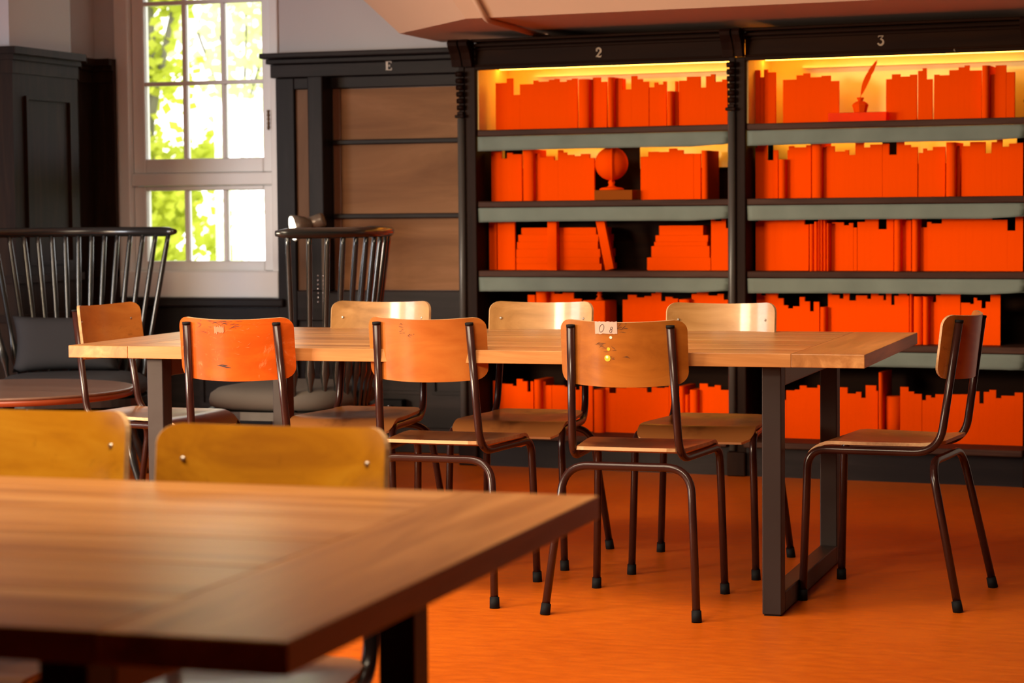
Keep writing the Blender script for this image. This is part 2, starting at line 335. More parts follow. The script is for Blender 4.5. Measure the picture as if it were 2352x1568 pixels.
# dark panelling under the window
struct('dado_board', MB().box((-5.33, YW-.03, .12), (wx1+.03, YW-.001, .69)), M_darkx, wb)
struct('dado_cap', MB().box((-5.33, YW-.075, .695), (wx1+.04, YW-.001, .735), .008), M_darkx, wb)
struct('dado_skirting', MB().box((-5.33, YW-.05, 0), (-3.2, YW-.031, .12), .004), M_darkx, wb)
for a, b in ((-5.25, -4.85), (-4.8, -4.4)):
    mm = MB()
    for bx in (((a, .50), (b, .52)), ((a, .20), (b, .22)), ((a, .22), (a+.02, .50)), ((b-.02, .22), (b, .50))):
        mm.box((bx[0][0], YW-.042, bx[0][1]), (bx[1][0], YW-.031, bx[1][1]))
    struct('panel_moulding', mm, M_darkx, wb)
# section E
ex0, ex1 = -4.366, -3.36; YE = YW-.03
struct('panel_stile', MB().box((ex0, YE-.02, 0), (-4.27, YW-.001, 1.80), .004), M_dark, wb)
struct('panel_rail', MB().box((-4.269, YE-.02, 1.745), (ex1, YW-.001, 1.80), .004), M_darkx, wb)
struct('panel_rail', MB().box((-4.269, YE-.02, .63), (ex1, YW-.001, .775), .004), M_darkx, wb)
struct('narrow_panel', MB().box((-4.268, YE, .776), (-4.155, YW-.001, 1.744)), M_brownz, wb)
struct('upright_post', MB().box((-4.153, YE-.13, .776), (-4.075, YE-.0, 1.80), .006), M_dark, wb)
struct('post_shade_strip', MB().box((-4.073, YE-.004, .776), (-4.035, YW-.001, 1.744)), plain('orange_brown_shade', (.16, .055, .02), .4), wb)  # strip beside the post: its shaded side put into the brown
zz = (.776, 1.127, 1.484, 1.744)
for i in range(3):
    struct('board', MB().box((-4.033, YE, zz[i]+.002), (ex1, YW-.001, zz[i+1]-.002)), M_brown, wb)
for z in (1.134, 1.488):
    struct('batten', MB().box((-4.07, YE-.028, z-.013), (ex1, YE-.001, z+.011), .005), M_darkx, wb)
struct('lower_board', MB().box((-4.269, YE, .12), (ex1, YW-.001, .629)), M_darkx, wb)
for a, b in ((-4.22, -3.92), (-3.88, -3.62), (-3.58, -3.38)):
    mm = MB()
    for bx in (((a, .50), (b, .515)), ((a, .28), (b, .295)), ((a, .295), (a+.015, .50)), ((b-.015, .295), (b, .50))):
        mm.box((bx[0][0], YE-.014, bx[0][1]), (bx[1][0], YE-.001, bx[1][1]))
    struct('panel_moulding', mm, M_darkx, wb)
struct('frieze', MB().box((ex0-.02, YE-.035, 1.802), (ex1, YW-.001, 1.865), .004), M_darkx, wb)
struct('cornice', MB().box((ex0-.035, YE-.055, 1.867), (ex1, YW-.001, 1.890), .004).box((ex0-.055, YE-.09, 1.892), (ex1, YW-.001, 1.918), .006), M_darkx, wb)

# painted signs as thin raised strokes
def stroke(mm, pts, ws, y, th=.002):
    n = len(pts); P = [Vector(p) for p in pts]; L = []; R = []
    for i in range(n):
        a = P[max(0, i-1)]; b = P[min(n-1, i+1)]; t = (b-a).normalized(); nn = Vector((-t.y, t.x)); w = ws[i]/2 if isinstance(ws, (list, tuple)) else ws/2
        L.append(P[i]+nn*w); R.append(P[i]-nn*w)
    vs = [(p.x, y, p.y) for p in L]+[(p.x, y, p.y) for p in R]; m = len(vs); vs += [(v[0], y+th, v[2]) for v in vs]
    fs = []
    for i in range(n-1):
        fs += [(i, i+1, n+i+1, n+i), (m+i, m+n+i, m+n+i+1, m+i+1), (i, m+i, m+i+1, i+1), (n+i, n+i+1, m+n+i+1, m+n+i)]
    mm.add(vs, fs)
def glyph(ch, h):
    def arc(cx, cz, rx, rz, a0, a1, n=14): return [(cx+rx*cos(radians(a0+(a1-a0)*k/n)), cz+rz*sin(radians(a0+(a1-a0)*k/n))) for k in range(n+1)]
    if ch == 'E': S_ = [([(-.2, 0), (-.2, 1)], .2), ([(-.34, .97), (.3, .97)], .07), ([(-.34, .03), (.34, .03)], .07), ([(-.2, .5), (.12, .5)], .07), ([(.3, 1), (.3, .78)], .07), ([(.34, 0), (.34, .26)], .07), ([(.12, .38), (.12, .62)], .07)]
    elif ch == '2':
        a = arc(0, .7, .27, .26, 165, -35); k = len(a); S_ = [(a+[(-.02, .28), (-.3, .04)], [.1+.1*min(1, i/6) for i in range(k)]+[.12, .06]), ([(-.3, .07), (-.1, .1), (.1, .03), (.26, .05), (.34, .2)], [.06, .13, .17, .12, .05]), (arc(-.2, .7, .06, .06, 0, 360), .07)]
    elif ch == '3': S_ = [([(-.26, .82), (-.22, .96), (.28, .96)], .08), ([(.28, .96), (-.03, .62)], .07), (arc(-.02, .33, .3, .3, 95, -150), [.08+.13*sin(pi*i/14) for i in range(15)]), (arc(-.25, .16, .06, .06, 0, 360), .07)]
    elif ch == '0': S_ = [(arc(0, .5, .3, .5, 0, 360, 20), .07)]
    elif ch == '8': S_ = [(arc(.02, .72, .16, .22, -90, 270, 16), .07), (arc(0, .25, .2, .25, 90, -270, 16), .07)]
    return [([(x*h, z*h) for x, z in p], ([q*h for q in w] if isinstance(w, list) else w*h)) for p, w in S_]
def sign(ch, h, x, y, z, mat, parent, name='painted_mark', sc=1):
    mm = MB()
    for p, w in glyph(ch, h): stroke(mm, [(x+a, z+b) for a, b in p], w, y)
    return mm.build(name, mat, parent)
p = on_y(892, 161, YE-.04); sign('E', .042, p.x, YE-.0375, p.z, plain('cream_letter', (.75, .66, .56), .6), wb, 'letter_sign')

# ------------------------------------------------------------------ window
win = empty('window_1'); win['kind'] = 'structure'
yf = YW+.03
def wbx(name, x0, z0, x1, z1, y0=yf, y1=yf+.06, b=.006, mat=M_win): return MB().box((x0, y0, z0), (x1, y1, z1), b).build(name, mat, win)
c0, c1, c2, c3, c4, c5 = -5.112, -4.905, -4.882, -4.695, -4.672, -4.472
wbx('jamb', wx0-.02, wz0-.02, wx0+.055, wz1, YW-.012, YW+.1); wbx('jamb', -4.412, wz0-.02, wx1+.004, wz1, YW-.012, YW+.1)
wbx('sill_board', wx0-.06, wz0-.004, wx1-.002, .868, YW-.03, YW+.09)
wbx('transom', wx0+.056, 1.290, -4.413, 1.352, YW+.005, yf+.08)
wbx('sash_stile', wx0+.057, .869, c0, 1.289); wbx('sash_stile', c5, .869, -4.414, 1.289)
wbx('sash_rail', c0, .869, c5, .917); wbx('sash_rail', c0, 1.266, c5, 1.289)
wbx('sash_stile', wx0+.057, 1.353, c0, 2.7); wbx('sash_stile', c5, 1.353, -4.414, 2.7)
wbx('sash_rail', c0, 1.353, c5, 1.424); wbx('sash_rail', c0, 2.60, c5, 2.7)
wbx('bead', c0-.012, .862, c5+.012, .872, yf-.012, yf-.001, .002)
rows = [(.918, 1.265), (1.425, 1.785), (1.806, 2.182), (2.203, 2.58)]
for i, (a, b) in enumerate(rows):
    for x in ((c1+c2)/2, (c3+c4)/2): wbx('glazing_bar', x-.011, a-.001, x+.011, b+.001, yf+.005, yf+.045, .004)
    for xa, xb in ((c0, c1), (c2, c3), (c4, c5)): MB().box((xa, yf+.028, a), (xb, yf+.032, b)).build('pane', M_glass, win)
for z in (1.7955, 2.1925, 2.59): wbx('glazing_bar', c0, z-.0100, c5, z+.0100, yf+.005, yf+.045, .004)
mm = MB().tube([(-4.418, YW-.02, 1.555), (-4.418, YW-.02, 1.652)], .006, 10)
for k in range(5): mm.tube([(-4.418, YW-.02, 1.562+k*.02), (-4.418, YW-.02, 1.572+k*.02)], .008, 10)
mm.build('hinge', plain('old_brass_hinge', (.22, .15, .09), .5, .6), win)

# outside: lawn and trees
struct('lawn', MB().box((-40, 10.5, -.9), (30, 70, -.8)), M_grass)
def tree(x, y, h, r, n, ls, mat, label, trunk=.16, lean=0, z0=-.8, cz=.62):
    t = empty('tree', (x, y, z0)); tag(t, label, 'tree', 'trees outside the window')
    MB().tube([(0, 0, 0), (lean*.4, 0, h*.3), (lean, .1, h*.62), (lean*1.3, 0, h*.9)], [trunk, trunk*.85, trunk*.55, .03], 10).tube([(lean*.7, 0, h*.45), (lean*.7+r*.5, .2, h*.7)], [trunk*.5, .02], 8).tube([(lean*.6, 0, h*.4), (lean*.6-r*.5, -.2, h*.62)], [trunk*.45, .02], 8).build('trunk', M_bark, t)
    rnd = random.Random(int(x*100)); cl = [(rnd.gauss(0, r*.5)+lean, rnd.gauss(0, r*.4), h*cz+rnd.gauss(0, h*.23), rnd.uniform(.25, .55)*r*.6) for _ in range(46)]
    vs = []; fs = []
    for i in range(n):
        c = cl[rnd.randrange(len(cl))]; p = Vector((c[0]+rnd.gauss(0, c[3]), c[1]+rnd.gauss(0, c[3]), c[2]+rnd.gauss(0, c[3])))
        a = Vector((rnd.gauss(0, 1), rnd.gauss(0, 1), rnd.gauss(0, 1))).normalized(); b = a.orthogonal().normalized()*ls*.45; a = a*ls*rnd.uniform(.6, 1.2)
        o = len(vs); vs += [p-a*.5, p+b, p+a*.5, p-b]; fs.append((o, o+1, o+2, o+3))
    MB().add(vs, fs).build('crown', mat, t)['kind'] = 'stuff'
    return t
pl = on_y(346, 320, 17.5)
tree(pl.x-.10, 17.5, 5.6, .50, 5600, .11, M_leaf, 'bright yellow-green tree with forked grey trunk behind the left window panes', .10, .05, cz=.47)
pl = on_y(455, 120, 23); tree(pl.x, 24, 6.6, .9, 900, .16, M_leaf2, 'pale hazy tree seen through the middle window panes', .03, .1, cz=.72)
pl = on_y(560, 60, 31); tree(pl.x, 31, 7.6, .8, 520, .18, M_leaf2, 'faint thin tree seen through the right-hand window panes', .025, .1, cz=.74)

# ------------------------------------------------------------------ ceiling soffit over the bookcase
AB = -.0872; UX = Vector((cos(AB), sin(AB), 0)); NX = Vector((-sin(AB), cos(AB), 0)); BO = Vector((0, 9.1086, 0))
def bl(u, w, z): return BO+UX*u+NX*w+Vector((0, 0, z))
zS = 1.952; B_ = on_z(918, 77, zS); D_ = on_z(1070, 43, zS); C_ = Vector((B_.x, 9.88, zS))
DR = D_+UX*5.6; R2 = Vector((3.15, 9.88, zS))
dz = 3.19-zS
B2 = B_+Vector((-1, -.379, 1))*dz; D2 = D_+Vector((-.487, -.961, 1))*dz; C2 = Vector((B2.x, 9.88, 3.19)); DR2 = DR+Vector((-.0871, -.9962, 1))*dz; R22 = Vector((3.15, 9.88, 3.19))
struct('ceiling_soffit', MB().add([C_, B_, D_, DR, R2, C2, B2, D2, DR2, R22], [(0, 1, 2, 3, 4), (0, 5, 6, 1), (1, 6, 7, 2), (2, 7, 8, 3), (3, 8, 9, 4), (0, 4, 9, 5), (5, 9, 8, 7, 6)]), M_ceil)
pp = [D_+UX*.05+Vector((0, -.02, 0))+Vector((-.0871, -.9962, 1))*.22, D_+UX*.10+Vector((-.005, -.012, -.008)), on_z(1275, 92, 1.932)]
pts = fillet([pp[0], pp[1], pp[2]], .05)
pipe = tag(MB().tube(pts, .0125, 12).build('ceiling_pipe', M_ceil), 'thin painted pipe running over the sloped soffit down to the bookcase cornice', 'pipe')
for t in (6, ): pass
q = pts[1].lerp(pts[0], .4)
MB().tube([q+Vector((-.03, 0, 0)), q+Vector((.03, 0, 0))], .008, 8).build('pipe_clip', M_ceil, pipe)
q = pts[-2].lerp(pts[-1], .85); MB().tube([q, q+(pts[-1]-pts[-2]).normalized()*.03], .017, 12).build('pipe_collar', M_ceil, pipe)

# ------------------------------------------------------------------ bookcase
bc = empty('bookcase', BO, AB); tag(bc, 'dark oak bookcase of two bays numbered 2 and 3 along the far wall', 'bookcase')
DEP = .40; ZS = [1.516, 1.196, .884, .575, .158]; UP = [(-3.302, -3.216), (-2.031, -1.954), (-.768, -.69)]; TOP = 1.915
def part(name, m, mat, label=None): return m.build(name, mat, bc, label)
for k, (a, b) in enumerate(UP):
    part('upright', MB().box((a+.012, .0, 0), (b, DEP, 1.80), .004), M_casez)
    # rounded pilaster on the left edge
    part('pilaster', MB().tube([(a+.018, -.006, .11), (a+.018, -.006, 1.57)], .017, 14), M_pil)
    part('plinth_block', MB().box((a-.002, -.03, 0), (b+.004, -.0005, .105), .006), M_casez)
    # carved console bracket
    c = MB().box((a+.004, -.022, 1.585), (a+.034, -.0005, 1.60), .003).box((a-.004, -.032, 1.572), (a+.040, -.0005, 1.586), .004)
    for i in range(6): c.tube([(a+.004, -.012-.003*i, 1.618+i*.030), (a+.036, -.012-.003*i, 1.618+i*.030)], .012, 10)
    c.box((a+.008, -.008, 1.60), (a+.032, -.0005, 1.80)); part('carved_bracket', c, M_casez)
    prof = [(0, 1.80), (-.035, 1.80), (-.045, 1.83), (-.06, 1.86), (-.085, 1.89), (-.09, 1.905), (-.075, 1.918), (0, 1.918)]
    cap = MB()
    for (xa, xb) in ((a-.012, a+.034), (a+.042, b-.002)):
        n = len(prof); vs = [(xa, p[0], p[1]) for p in prof]+[(xb, p[0], p[1]) for p in prof]
        cap.add(vs, [tuple(range(n)), tuple(range(n, 2*n))[::-1]]+[(i, (i+1) % n, n+(i+1) % n, n+i) for i in range(n)])
    part('cornice_block', cap, M_casez)
for k in range(2):
    a, b = UP[k][1], UP[k+1][0]
    part('fascia', MB().box((a, .0, 1.785), (b+.01, .03, 1.905)), M_case)
    part('fascia_moulding', MB().box((a, -.012, 1.80), (b, -.0005, 1.808), .003).box((a, -.012, 1.872), (b, -.0005, 1.884), .003).box((a, -.035, 1.886), (b, -.0005, 1.900), .003), M_case)
    part('cornice_cap', MB().box((a, -.052, 1.906), (b, DEP-.001, 1.919), .004), M_case)
    part('back_panel', MB().box((a, DEP-.02, 0), (b, DEP, 1.50)), M_case)
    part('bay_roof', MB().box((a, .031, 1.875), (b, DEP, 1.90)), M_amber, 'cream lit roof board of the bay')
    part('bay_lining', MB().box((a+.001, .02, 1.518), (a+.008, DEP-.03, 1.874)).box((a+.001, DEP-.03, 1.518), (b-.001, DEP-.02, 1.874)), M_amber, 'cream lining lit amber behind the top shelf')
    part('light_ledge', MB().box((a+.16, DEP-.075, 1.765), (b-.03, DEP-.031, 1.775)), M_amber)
    part('light_strip', MB().box((a+.02, .235, 1.798), (b-.02, .250, 1.804)), M_led, 'amber light strip behind the fascia')
    for si, z in enumerate(ZS):
        if si < 4:
            part('shelf', MB().box((a, .012, z-.028), (b, DEP-.021, z), .005), M_shelf)
            # canvas valance with a soft crumple at the right end
            vs = []; nu, nz = 40, 5
            rnd = random.Random(si*7+k)
            for i in range(nu+1):
                for j in range(nz+1):
                    t = i/nu; s = j/nz; u = a+.003+(b-a-.006)*t; e = max(0, (t-.86)/.14)
                    w = .014+.004*sin(t*17+si)*s+e*s*.012*sin(9*s+14*e); zb = z-.030-.064*s*(1-.14*sin(pi*min(1, t*1.0))*.3)+.010*e*s*(1 if si != 3 else 0)
                    vs.append((u, w, zb))
            fs = [(i*(nz+1)+j, (i+1)*(nz+1)+j, (i+1)*(nz+1)+j+1, i*(nz+1)+j+1) for i in range(nu) for j in range(nz)]
            m = MB().add(vs, fs, True); o = part('canvas_valance', m, M_cloth)
            sd = o.modifiers.new('s', 'SOLIDIFY'); sd.thickness = .002
        else:
            part('bottom_shelf', MB().box((a, -.045, z-.03), (b, DEP-.021, z-.004), .006), M_shelf)
            part('kick_board', MB().box((a, .0, 0), (b, .02, z-.031)), M_darkx)
# cards in the shape of lit back-panel areas, plus an added hidden strip
def bpx(px, py, w):
    p = on_plane(px, py, bl(0, w, 0), NX); d = p-BO; return d.dot(UX), p.z
for k, xs in ((0, ((1127, 1140, 336, 420), (1200, 1392, 333, 372), (1470, 1672, 326, 372))), (1, ((1706, 1732, 325, 380), (1776, 1862, 322, 352), (1885, 2026, 317, 358), (2071, 2336, 308, 360)))):
    for (xa, xb, y0, y1) in xs:
        wq = .30; ua, z1 = bpx(xa, y0, wq); ub, _ = bpx(xb, y0, wq); _, z0 = bpx(xa, y1, wq)
        ua = max(ua, UP[k][1]+.01); ub = min(ub, UP[k+1][0]-.01)
        part('lit_area_card', MB().box((ua, wq, z0-.03), (ub, wq+.006, 1.486), .001), M_amber, 'cream card shaped as a lit area of the second shelf back')
    a, b = UP[k][1], UP[k+1][0]
    part('light_strip', MB().box((a+.05, .24, 1.472), (b-.05, .25, 1.478)), M_led, 'added amber light strip hidden under the top shelf')
for ch, px, py in (('2', 1375, 131), ('3', 2023, 104)):
    u, z = bpx(px, py, 0); sign(ch, .040, u, -.003, z, M_gold, bc, 'number_sign')
u, z = bpx(2192, 118, 0); mm = MB(); stroke(mm, [(u-.003, z+.012), (u+.003, z+.010), (u-.002, z+.006), (u+.004, z)], .0025, -.003); mm.build('painted_mark', M_gold, bc)

# ------------------------------------------------------------------ books
def unit_flat():
    me = MB().box((-.5, 0, 0), (.5, 1, 1)).mesh('book'); me.materials.append(M_book); return me
def unit_round():
    n = 8; pr = [(.5*sin(-pi/2+pi*i/n), .10*(1-cos(-pi/2+pi*i/n))) for i in range(n+1)]
    pl = pr+[(.5, 1), (-.5, 1)]; me = MB().quadprism(pl, 0, 1).mesh('book'); me.materials.append(M_book); return me
ME_F, ME_R = unit_flat(), unit_round()
ORD = ['first', 'second', 'third', 'fourth', 'fifth', 'sixth', 'seventh', 'eighth', 'ninth', 'tenth', 'eleventh', 'twelfth', 'thirteenth', 'fourteenth', 'fifteenth', 'sixteenth', 'seventeenth', 'eighteenth', 'nineteenth', 'twentieth']
def ordn(i):
    if i < 20: return ORD[i]
    t = {2: 'twenty', 3: 'thirty', 4: 'forty'}[(i+1)//10]; r = (i+1) % 10
    return {2: 'twentieth', 3: 'thirtieth', 4: 'fortieth'}[(i+1)//10] if r == 0 else t+'-'+ORD[r-1]
SHN = ['top', 'second', 'third', 'fourth', 'bottom']
# crop frames used when measuring: (x0, y0, sx, sy)
CF = {'a': (1020, 60, .2976, .2977), 'b': (1660, 60, .2942, .2943), 'c': (1020, 460, .2976, .2976), 'd': (1660, 460, .2942, .2941), 'e': (1020, 640, .3146, .3146), 'f': (1660, 640, .3061, .3061)}
R = {}
R[0, 0] = ('a', [(397, 482, 440), (482, 528, 405), (528, 584, 532), (584, 688, 450), (688, 722, 420), (722, 808, 430), (808, 850, 415), (850, 886, 408), (886, 945, 430), (945, 985, 415), (985, 1026, 405), (1028, 1110, 410, 'r'), (1112, 1146, 412), (1148, 1206, 397), (1206, 1254, 430), (1256, 1302, 395, 'p'), (1304, 1375, 405), (1375, 1444, 490), (1444, 1487, 385), (1487, 1530, 410), (1530, 1578, 430), (1584, 1622, 472), (1622, 1648, 435), (1648, 1690, 452), (1690, 1714, 427), (1716, 1760, 503, 'p'), (1762, 1803, 427), (1812, 1872, 422), (1872, 1976, 392), (1976, 2020, 475), (2020, 2058, 387), (2058, 2090, 372), (2090, 2145, 430), (2145, 2186, 412)])
R[0, 1] = ('a', [(364, 440, 968), (440, 485, 1022), (485, 525, 978), (525, 598, 990), (598, 680, 953, 'p'), (682, 740, 983), (740, 790, 1013), (790, 848, 1003), (848, 878, 1035), (878, 915, 957), (915, 945, 975), (945, 1000, 993), (1000, 1055, 1003), (1055, 1122, 987), (1122, 1158, 1018), (1516, 1575, 1008), (1575, 1655, 970), (1655, 1735, 972), (1735, 1795, 945), (1795, 1845, 957), (1845, 1924, 985), (1926, 1978, 985), (1980, 2030, 960, 'r')])
R[0, 2] = ('c', [(345, 404, 165), (412, 485, 148), (485, 545, 160), (795, 865, 165, 'p'), (2060, 2085, 135), (2085, 2140, 160), (2140, 2175, 145), (2175, 2190, 215)])
R[0, 3] = ('c', [(645, 700, 730), (700, 785, 700, 'p'), (787, 850, 690), (850, 915, 722), (915, 1000, 712), (1000, 1060, 760), (1378, 1418, 768), (1418, 1485, 730), (1485, 1545, 750), (1545, 1600, 740), (1600, 1632, 718), (1632, 1675, 697), (1675, 1708, 778), (1708, 1762, 745), (1762, 1803, 758), (1805, 1888, 765, 'r'), (1890, 1950, 722), (1950, 1995, 705), (1995, 2038, 692), (2038, 2110, 735), (2110, 2158, 722), (2158, 2190, 768)])
R[0, 4] = ('e', [(345, 385, 745), (385, 440, 765), (440, 500, 768), (500, 530, 783), (530, 572, 733), (572, 607, 750), (607, 632, 825), (632, 650, 750), (650, 700, 738, 'p'), (702, 740, 750), (740, 785, 778), (788, 880, 778), (880, 958, 790), (958, 988, 812), (990, 1028, 785), (1028, 1083, 770), (1085, 1155, 810, 'p'), (1157, 1205, 795), (1205, 1255, 835), (1255, 1330, 797), (1330, 1400, 790), (1400, 1480, 795), (1480, 1515, 830), (1515, 1548, 790), (1548, 1610, 797), (1610, 1640, 792), (1642, 1708, 780), (1710, 1750, 785, 'p'), (1754, 1785, 848, 'r'), (1787, 1845, 812, 'r'), (1849, 1925, 765), (1925, 1975, 790), (1975, 2020, 778), (2020, 2085, 812)])
R[1, 0] = ('b', [(250, 290, 345), (292, 320, 400), (322, 350, 340), (350, 412, 362), (470, 575, 420), (575, 628, 385), (628, 680, 370), (680, 770, 400), (770, 840, 388), (840, 905, 430), (1275, 1320, 415), (1320, 1385, 377), (1385, 1460, 395), (1460, 1515, 380), (1525, 1560, 350), (1560, 1590, 330), (1590, 1636, 415), (1650, 1690, 380), (1690, 1768, 385), (1768, 1840, 345), (1840, 1888, 322), (1888, 1925, 308), (1925, 2020, 348), (2020, 2078, 308, 'p'), (2080, 2130, 378), (2130, 2212, 308), (2214, 2280, 360)])
R[1, 1] = ('b', [(195, 270, 950), (270, 345, 915), (345, 395, 1048), (395, 430, 968), (430, 485, 1040, 'p'), (487, 515, 968), (515, 555, 937), (555, 650, 947), (650, 688, 930), (688, 768, 895, 'p'), (770, 805, 948), (805, 872, 937), (872, 955, 980), (955, 983, 968), (983, 1035, 1006), (1035, 1100, 908), (1100, 1150, 947), (1150, 1245, 925), (1247, 1297, 918), (1297, 1358, 1005), (1358, 1415, 893), (1415, 1465, 928), (1465, 1520, 945), (1528, 1563, 990), (1563, 1592, 955), (1592, 1640, 970), (1640, 1736, 943), (1738, 1815, 908, 'p'), (1817, 1850, 935), (1866, 1930, 937), (1930, 2050, 905), (2050, 2098, 992), (2098, 2140, 905), (2140, 2182, 885), (2182, 2235, 942), (2235, 2295, 917), (2295, 2345, 912)])
R[1, 2] = ('d', [(212, 275, 170), (275, 322, 143), (322, 410, 152), (410, 460, 142), (460, 510, 130), (510, 562, 157), (562, 638, 145), (638, 670, 190), (672, 706, 187, 'r'), (708, 740, 168, 'r'), (742, 758, 150, 'r'), (759, 780, 140, 'r'), (782, 806, 147, 'r'), (808, 830, 180, 'r'), (838, 945, 173), (945, 985, 195), (985, 1018, 178), (1020, 1048, 213), (1052, 1110, 170), (1110, 1155, 150), (1155, 1215, 120), (1215, 1280, 226), (1280, 1332, 140), (1332, 1388, 125, 'p'), (1390, 1430, 138), (1430, 1470, 155), (1472, 1525, 125, 'p'), (1527, 1550, 120), (1550, 1594, 212), (1594, 1628, 170), (1628, 1710, 182), (1710, 1785, 135), (1785, 1845, 145), (1845, 1897, 118), (1897, 1950, 125), (1950, 2048, 137), (2048, 2100, 125), (2100, 2222, 153), (2222, 2284, 238), (2284, 2345, 100)])
R[1, 3] = ('d', [(265, 300, 718), (300, 335, 743), (335, 370, 728), (370, 430, 712), (430, 475, 765), (475, 510, 820), (510, 548, 845), (548, 600, 828), (600, 640, 755), (640, 680, 790), (680, 710, 868), (710, 753, 793), (755, 803, 835, 'p'), (805, 848, 710), (848, 910, 737), (910, 942, 768), (942, 988, 703), (988, 1040, 783), (1040, 1128, 742), (1128, 1158, 770), (1158, 1213, 712), (1213, 1253, 743), (1253, 1275, 780), (1275, 1315, 715), (1315, 1340, 817), (1340, 1373, 747), (1373, 1435, 717), (1435, 1453, 743), (1455, 1480, 697, 'p'), (1485, 1553, 752, 'p'), (1558, 1605, 752, 'r'), (1607, 1640, 752), (1640, 1665, 795), (1665, 1700, 742), (1700, 1738, 712), (1738, 1760, 722), (1760, 1855, 700), (1860, 1930, 800), (1930, 1960, 810), (1960, 1985, 762), (1985, 2020, 783), (2020, 2053, 843), (2053, 2090, 793), (2090, 2168, 737)])
R[1, 4] = ('f', [(460, 475, 910), (476, 540, 838), (540, 578, 832), (578, 628, 802), (628, 710, 818), (710, 760, 800), (760, 815, 825), (815, 868, 812), (870, 935, 815), (935, 1000, 862), (1000, 1038, 850), (1038, 1072, 895), (1072, 1150, 800), (1150, 1163, 843), (1165, 1200, 703, 'p'), (1332, 1393, 812), (1393, 1435, 847), (1435, 1493, 865), (1496, 1525, 912), (1525, 1562, 875), (1562, 1595, 893), (1595, 1710, 868), (1710, 1780, 868), (1780, 1850, 868), (1850, 1925, 845), (1925, 1958, 937), (1958, 2000, 850), (2000, 2050, 835), (2050, 2090, 897), (2090, 2190, 878), (2190, 2252, 855)])
WB = .12; BN = ['left', 'right']
def add_book(u0, u1, w, z0, h, depth=.17, rnd=False, label=None, grp=None, tilt=0):
    o = bpy.data.objects.new('book', ME_R if rnd else ME_F); COL.objects.link(o)
    o.scale = (u1-u0-.0001, depth, h); o.location = bl((u0+u1)/2, w, z0+.0005); o.rotation_euler = (0, 0, AB)
    if tilt: o.rotation_euler = (0, tilt, AB)
    tag(o, label, 'book', grp); return o
for (bay, sh), (cf, segs) in R.items():
    x0, y0, sx, sy = CF[cf]; zb = ZS[sh]-(.004 if sh == 4 else 0); prev = UP[bay][1]+.002; hs = []
    geo = []
    for sg in segs:
        fl = sg[3] if len(sg) > 3 else ''
        w = WB-(.04 if fl else 0)-(.0 if sh < 4 else -.03)
        ua, zt = bpx(x0+sg[0]*sx, y0+sg[2]*sy, w); ub, _ = bpx(x0+sg[1]*sx, y0+sg[2]*sy, w)
        geo.append([ua, ub, w, zt, fl])
    for i, g in enumerate(geo):
        if i and g[0] < geo[i-1][1]+.0001:
            if g[4]: geo[i-1][1] = g[0]-.0001
            else: g[0] = geo[i-1][1]+.0001
    lim = ZS[sh-1]-.03 if sh else 1.79
    for i, (ua, ub, w, zt, fl) in enumerate(geo):
        ua = max(ua, UP[bay][1]+.009); ub = min(ub, UP[bay+1][0]-.002)
        if ub-ua < .003: continue
        h = min(zt, lim)-zb; hs.append(h)
        ln = 'slim' if ub-ua < .013 else ('thick' if ub-ua > .025 else 'plain')
        lab = f"{ln} orange book, {ordn(i)} from the left on the {SHN[sh]} shelf of the {BN[bay]} bay" if not fl else f"{ln} orange book standing proud, {ordn(i)} from left on the {BN[bay]} bay's {SHN[sh]} shelf"
        add_book(ua, ub, w, zb, h, depth=(.034 if (bay, sh) == (0, 2) and fl else .17 if fl else .013), rnd=(fl == 'r' or fl == 'p'), label=lab, grp=f'orange books on the {SHN[sh]} shelf of the {BN[bay]} bay')
# piles of lying books on the third shelf of bay 2
def pile(cf, layers, sh, label, w=WB):
    x0, y0, sx, sy = CF[cf]; n = len(layers); z = ZS[sh]; tops = []
    for i, (a, b, yt) in enumerate(layers[::-1]):
        ua, zt = bpx(x0+a*sx, y0+yt*sy, w); ub, _ = bpx(x0+b*sx, y0+yt*sy, w)
        o = bpy.data.objects.new('book', ME_LIE); COL.objects.link(o); h = zt-z-.0005
        o.scale = (ub-ua, .2, h); o.location = bl((ua+ub)/2, w, z+.0003); o.rotation_euler = (0, 0, AB); z = zt
        posn = 'topmost' if i == n-1 else ('lowest' if i == 0 else ORD[n-1-i]+' from the top')
        tag(o, f'orange book lying flat, {posn} of {label}', 'book', 'lying orange books on the third shelf')
def unit_lie():
    bm = bmesh.new(); bmesh.ops.create_cube(bm, size=1)
    for v in bm.verts: v.co += Vector((0, .5, .5))
    es = [e for e in bm.edges if abs(e.verts[0].co.x-e.verts[1].co.x) < 1e-4 and abs(e.verts[0].co.z-e.verts[1].co.z) < 1e-4]
    bmesh.ops.bevel(bm, geom=es, offset=.02, segments=2, affect='EDGES'); me = bpy.data.meshes.new('book'); bm.to_mesh(me); bm.free(); me.materials.append(M_book); return me
ME_LIE = unit_lie()
pile('c', [(597, 1172, 212), (572, 1190, 265), (563, 1186, 320), (556, 1204, 375), (552, 1198, 440), (546, 1214, 487)], 2, 'the pile beside the leaning book', WB+.008)
pile('c', [(1660, 1998, 195), (1632, 2035, 270), (1622, 2030, 320), (1600, 2048, 352), (1567, 2056, 440)], 2, 'the stepped pile beside the middle upright')
# leaning book
ua, _ = bpx(1020+1240*.2976, 622, WB-.03); ub, _ = bpx(1020+1318*.2976, 622, WB-.03)
tl = -radians(11.5); o = add_book(0, .040, WB-.03, ZS[2]+.004, .224, rnd=False, label='orange book leaning left against the lying pile on the third shelf', grp=None, tilt=tl)
o.location = bl((ua+ub)/2, WB-.035, ZS[2]+.0046); o.scale.y = .026
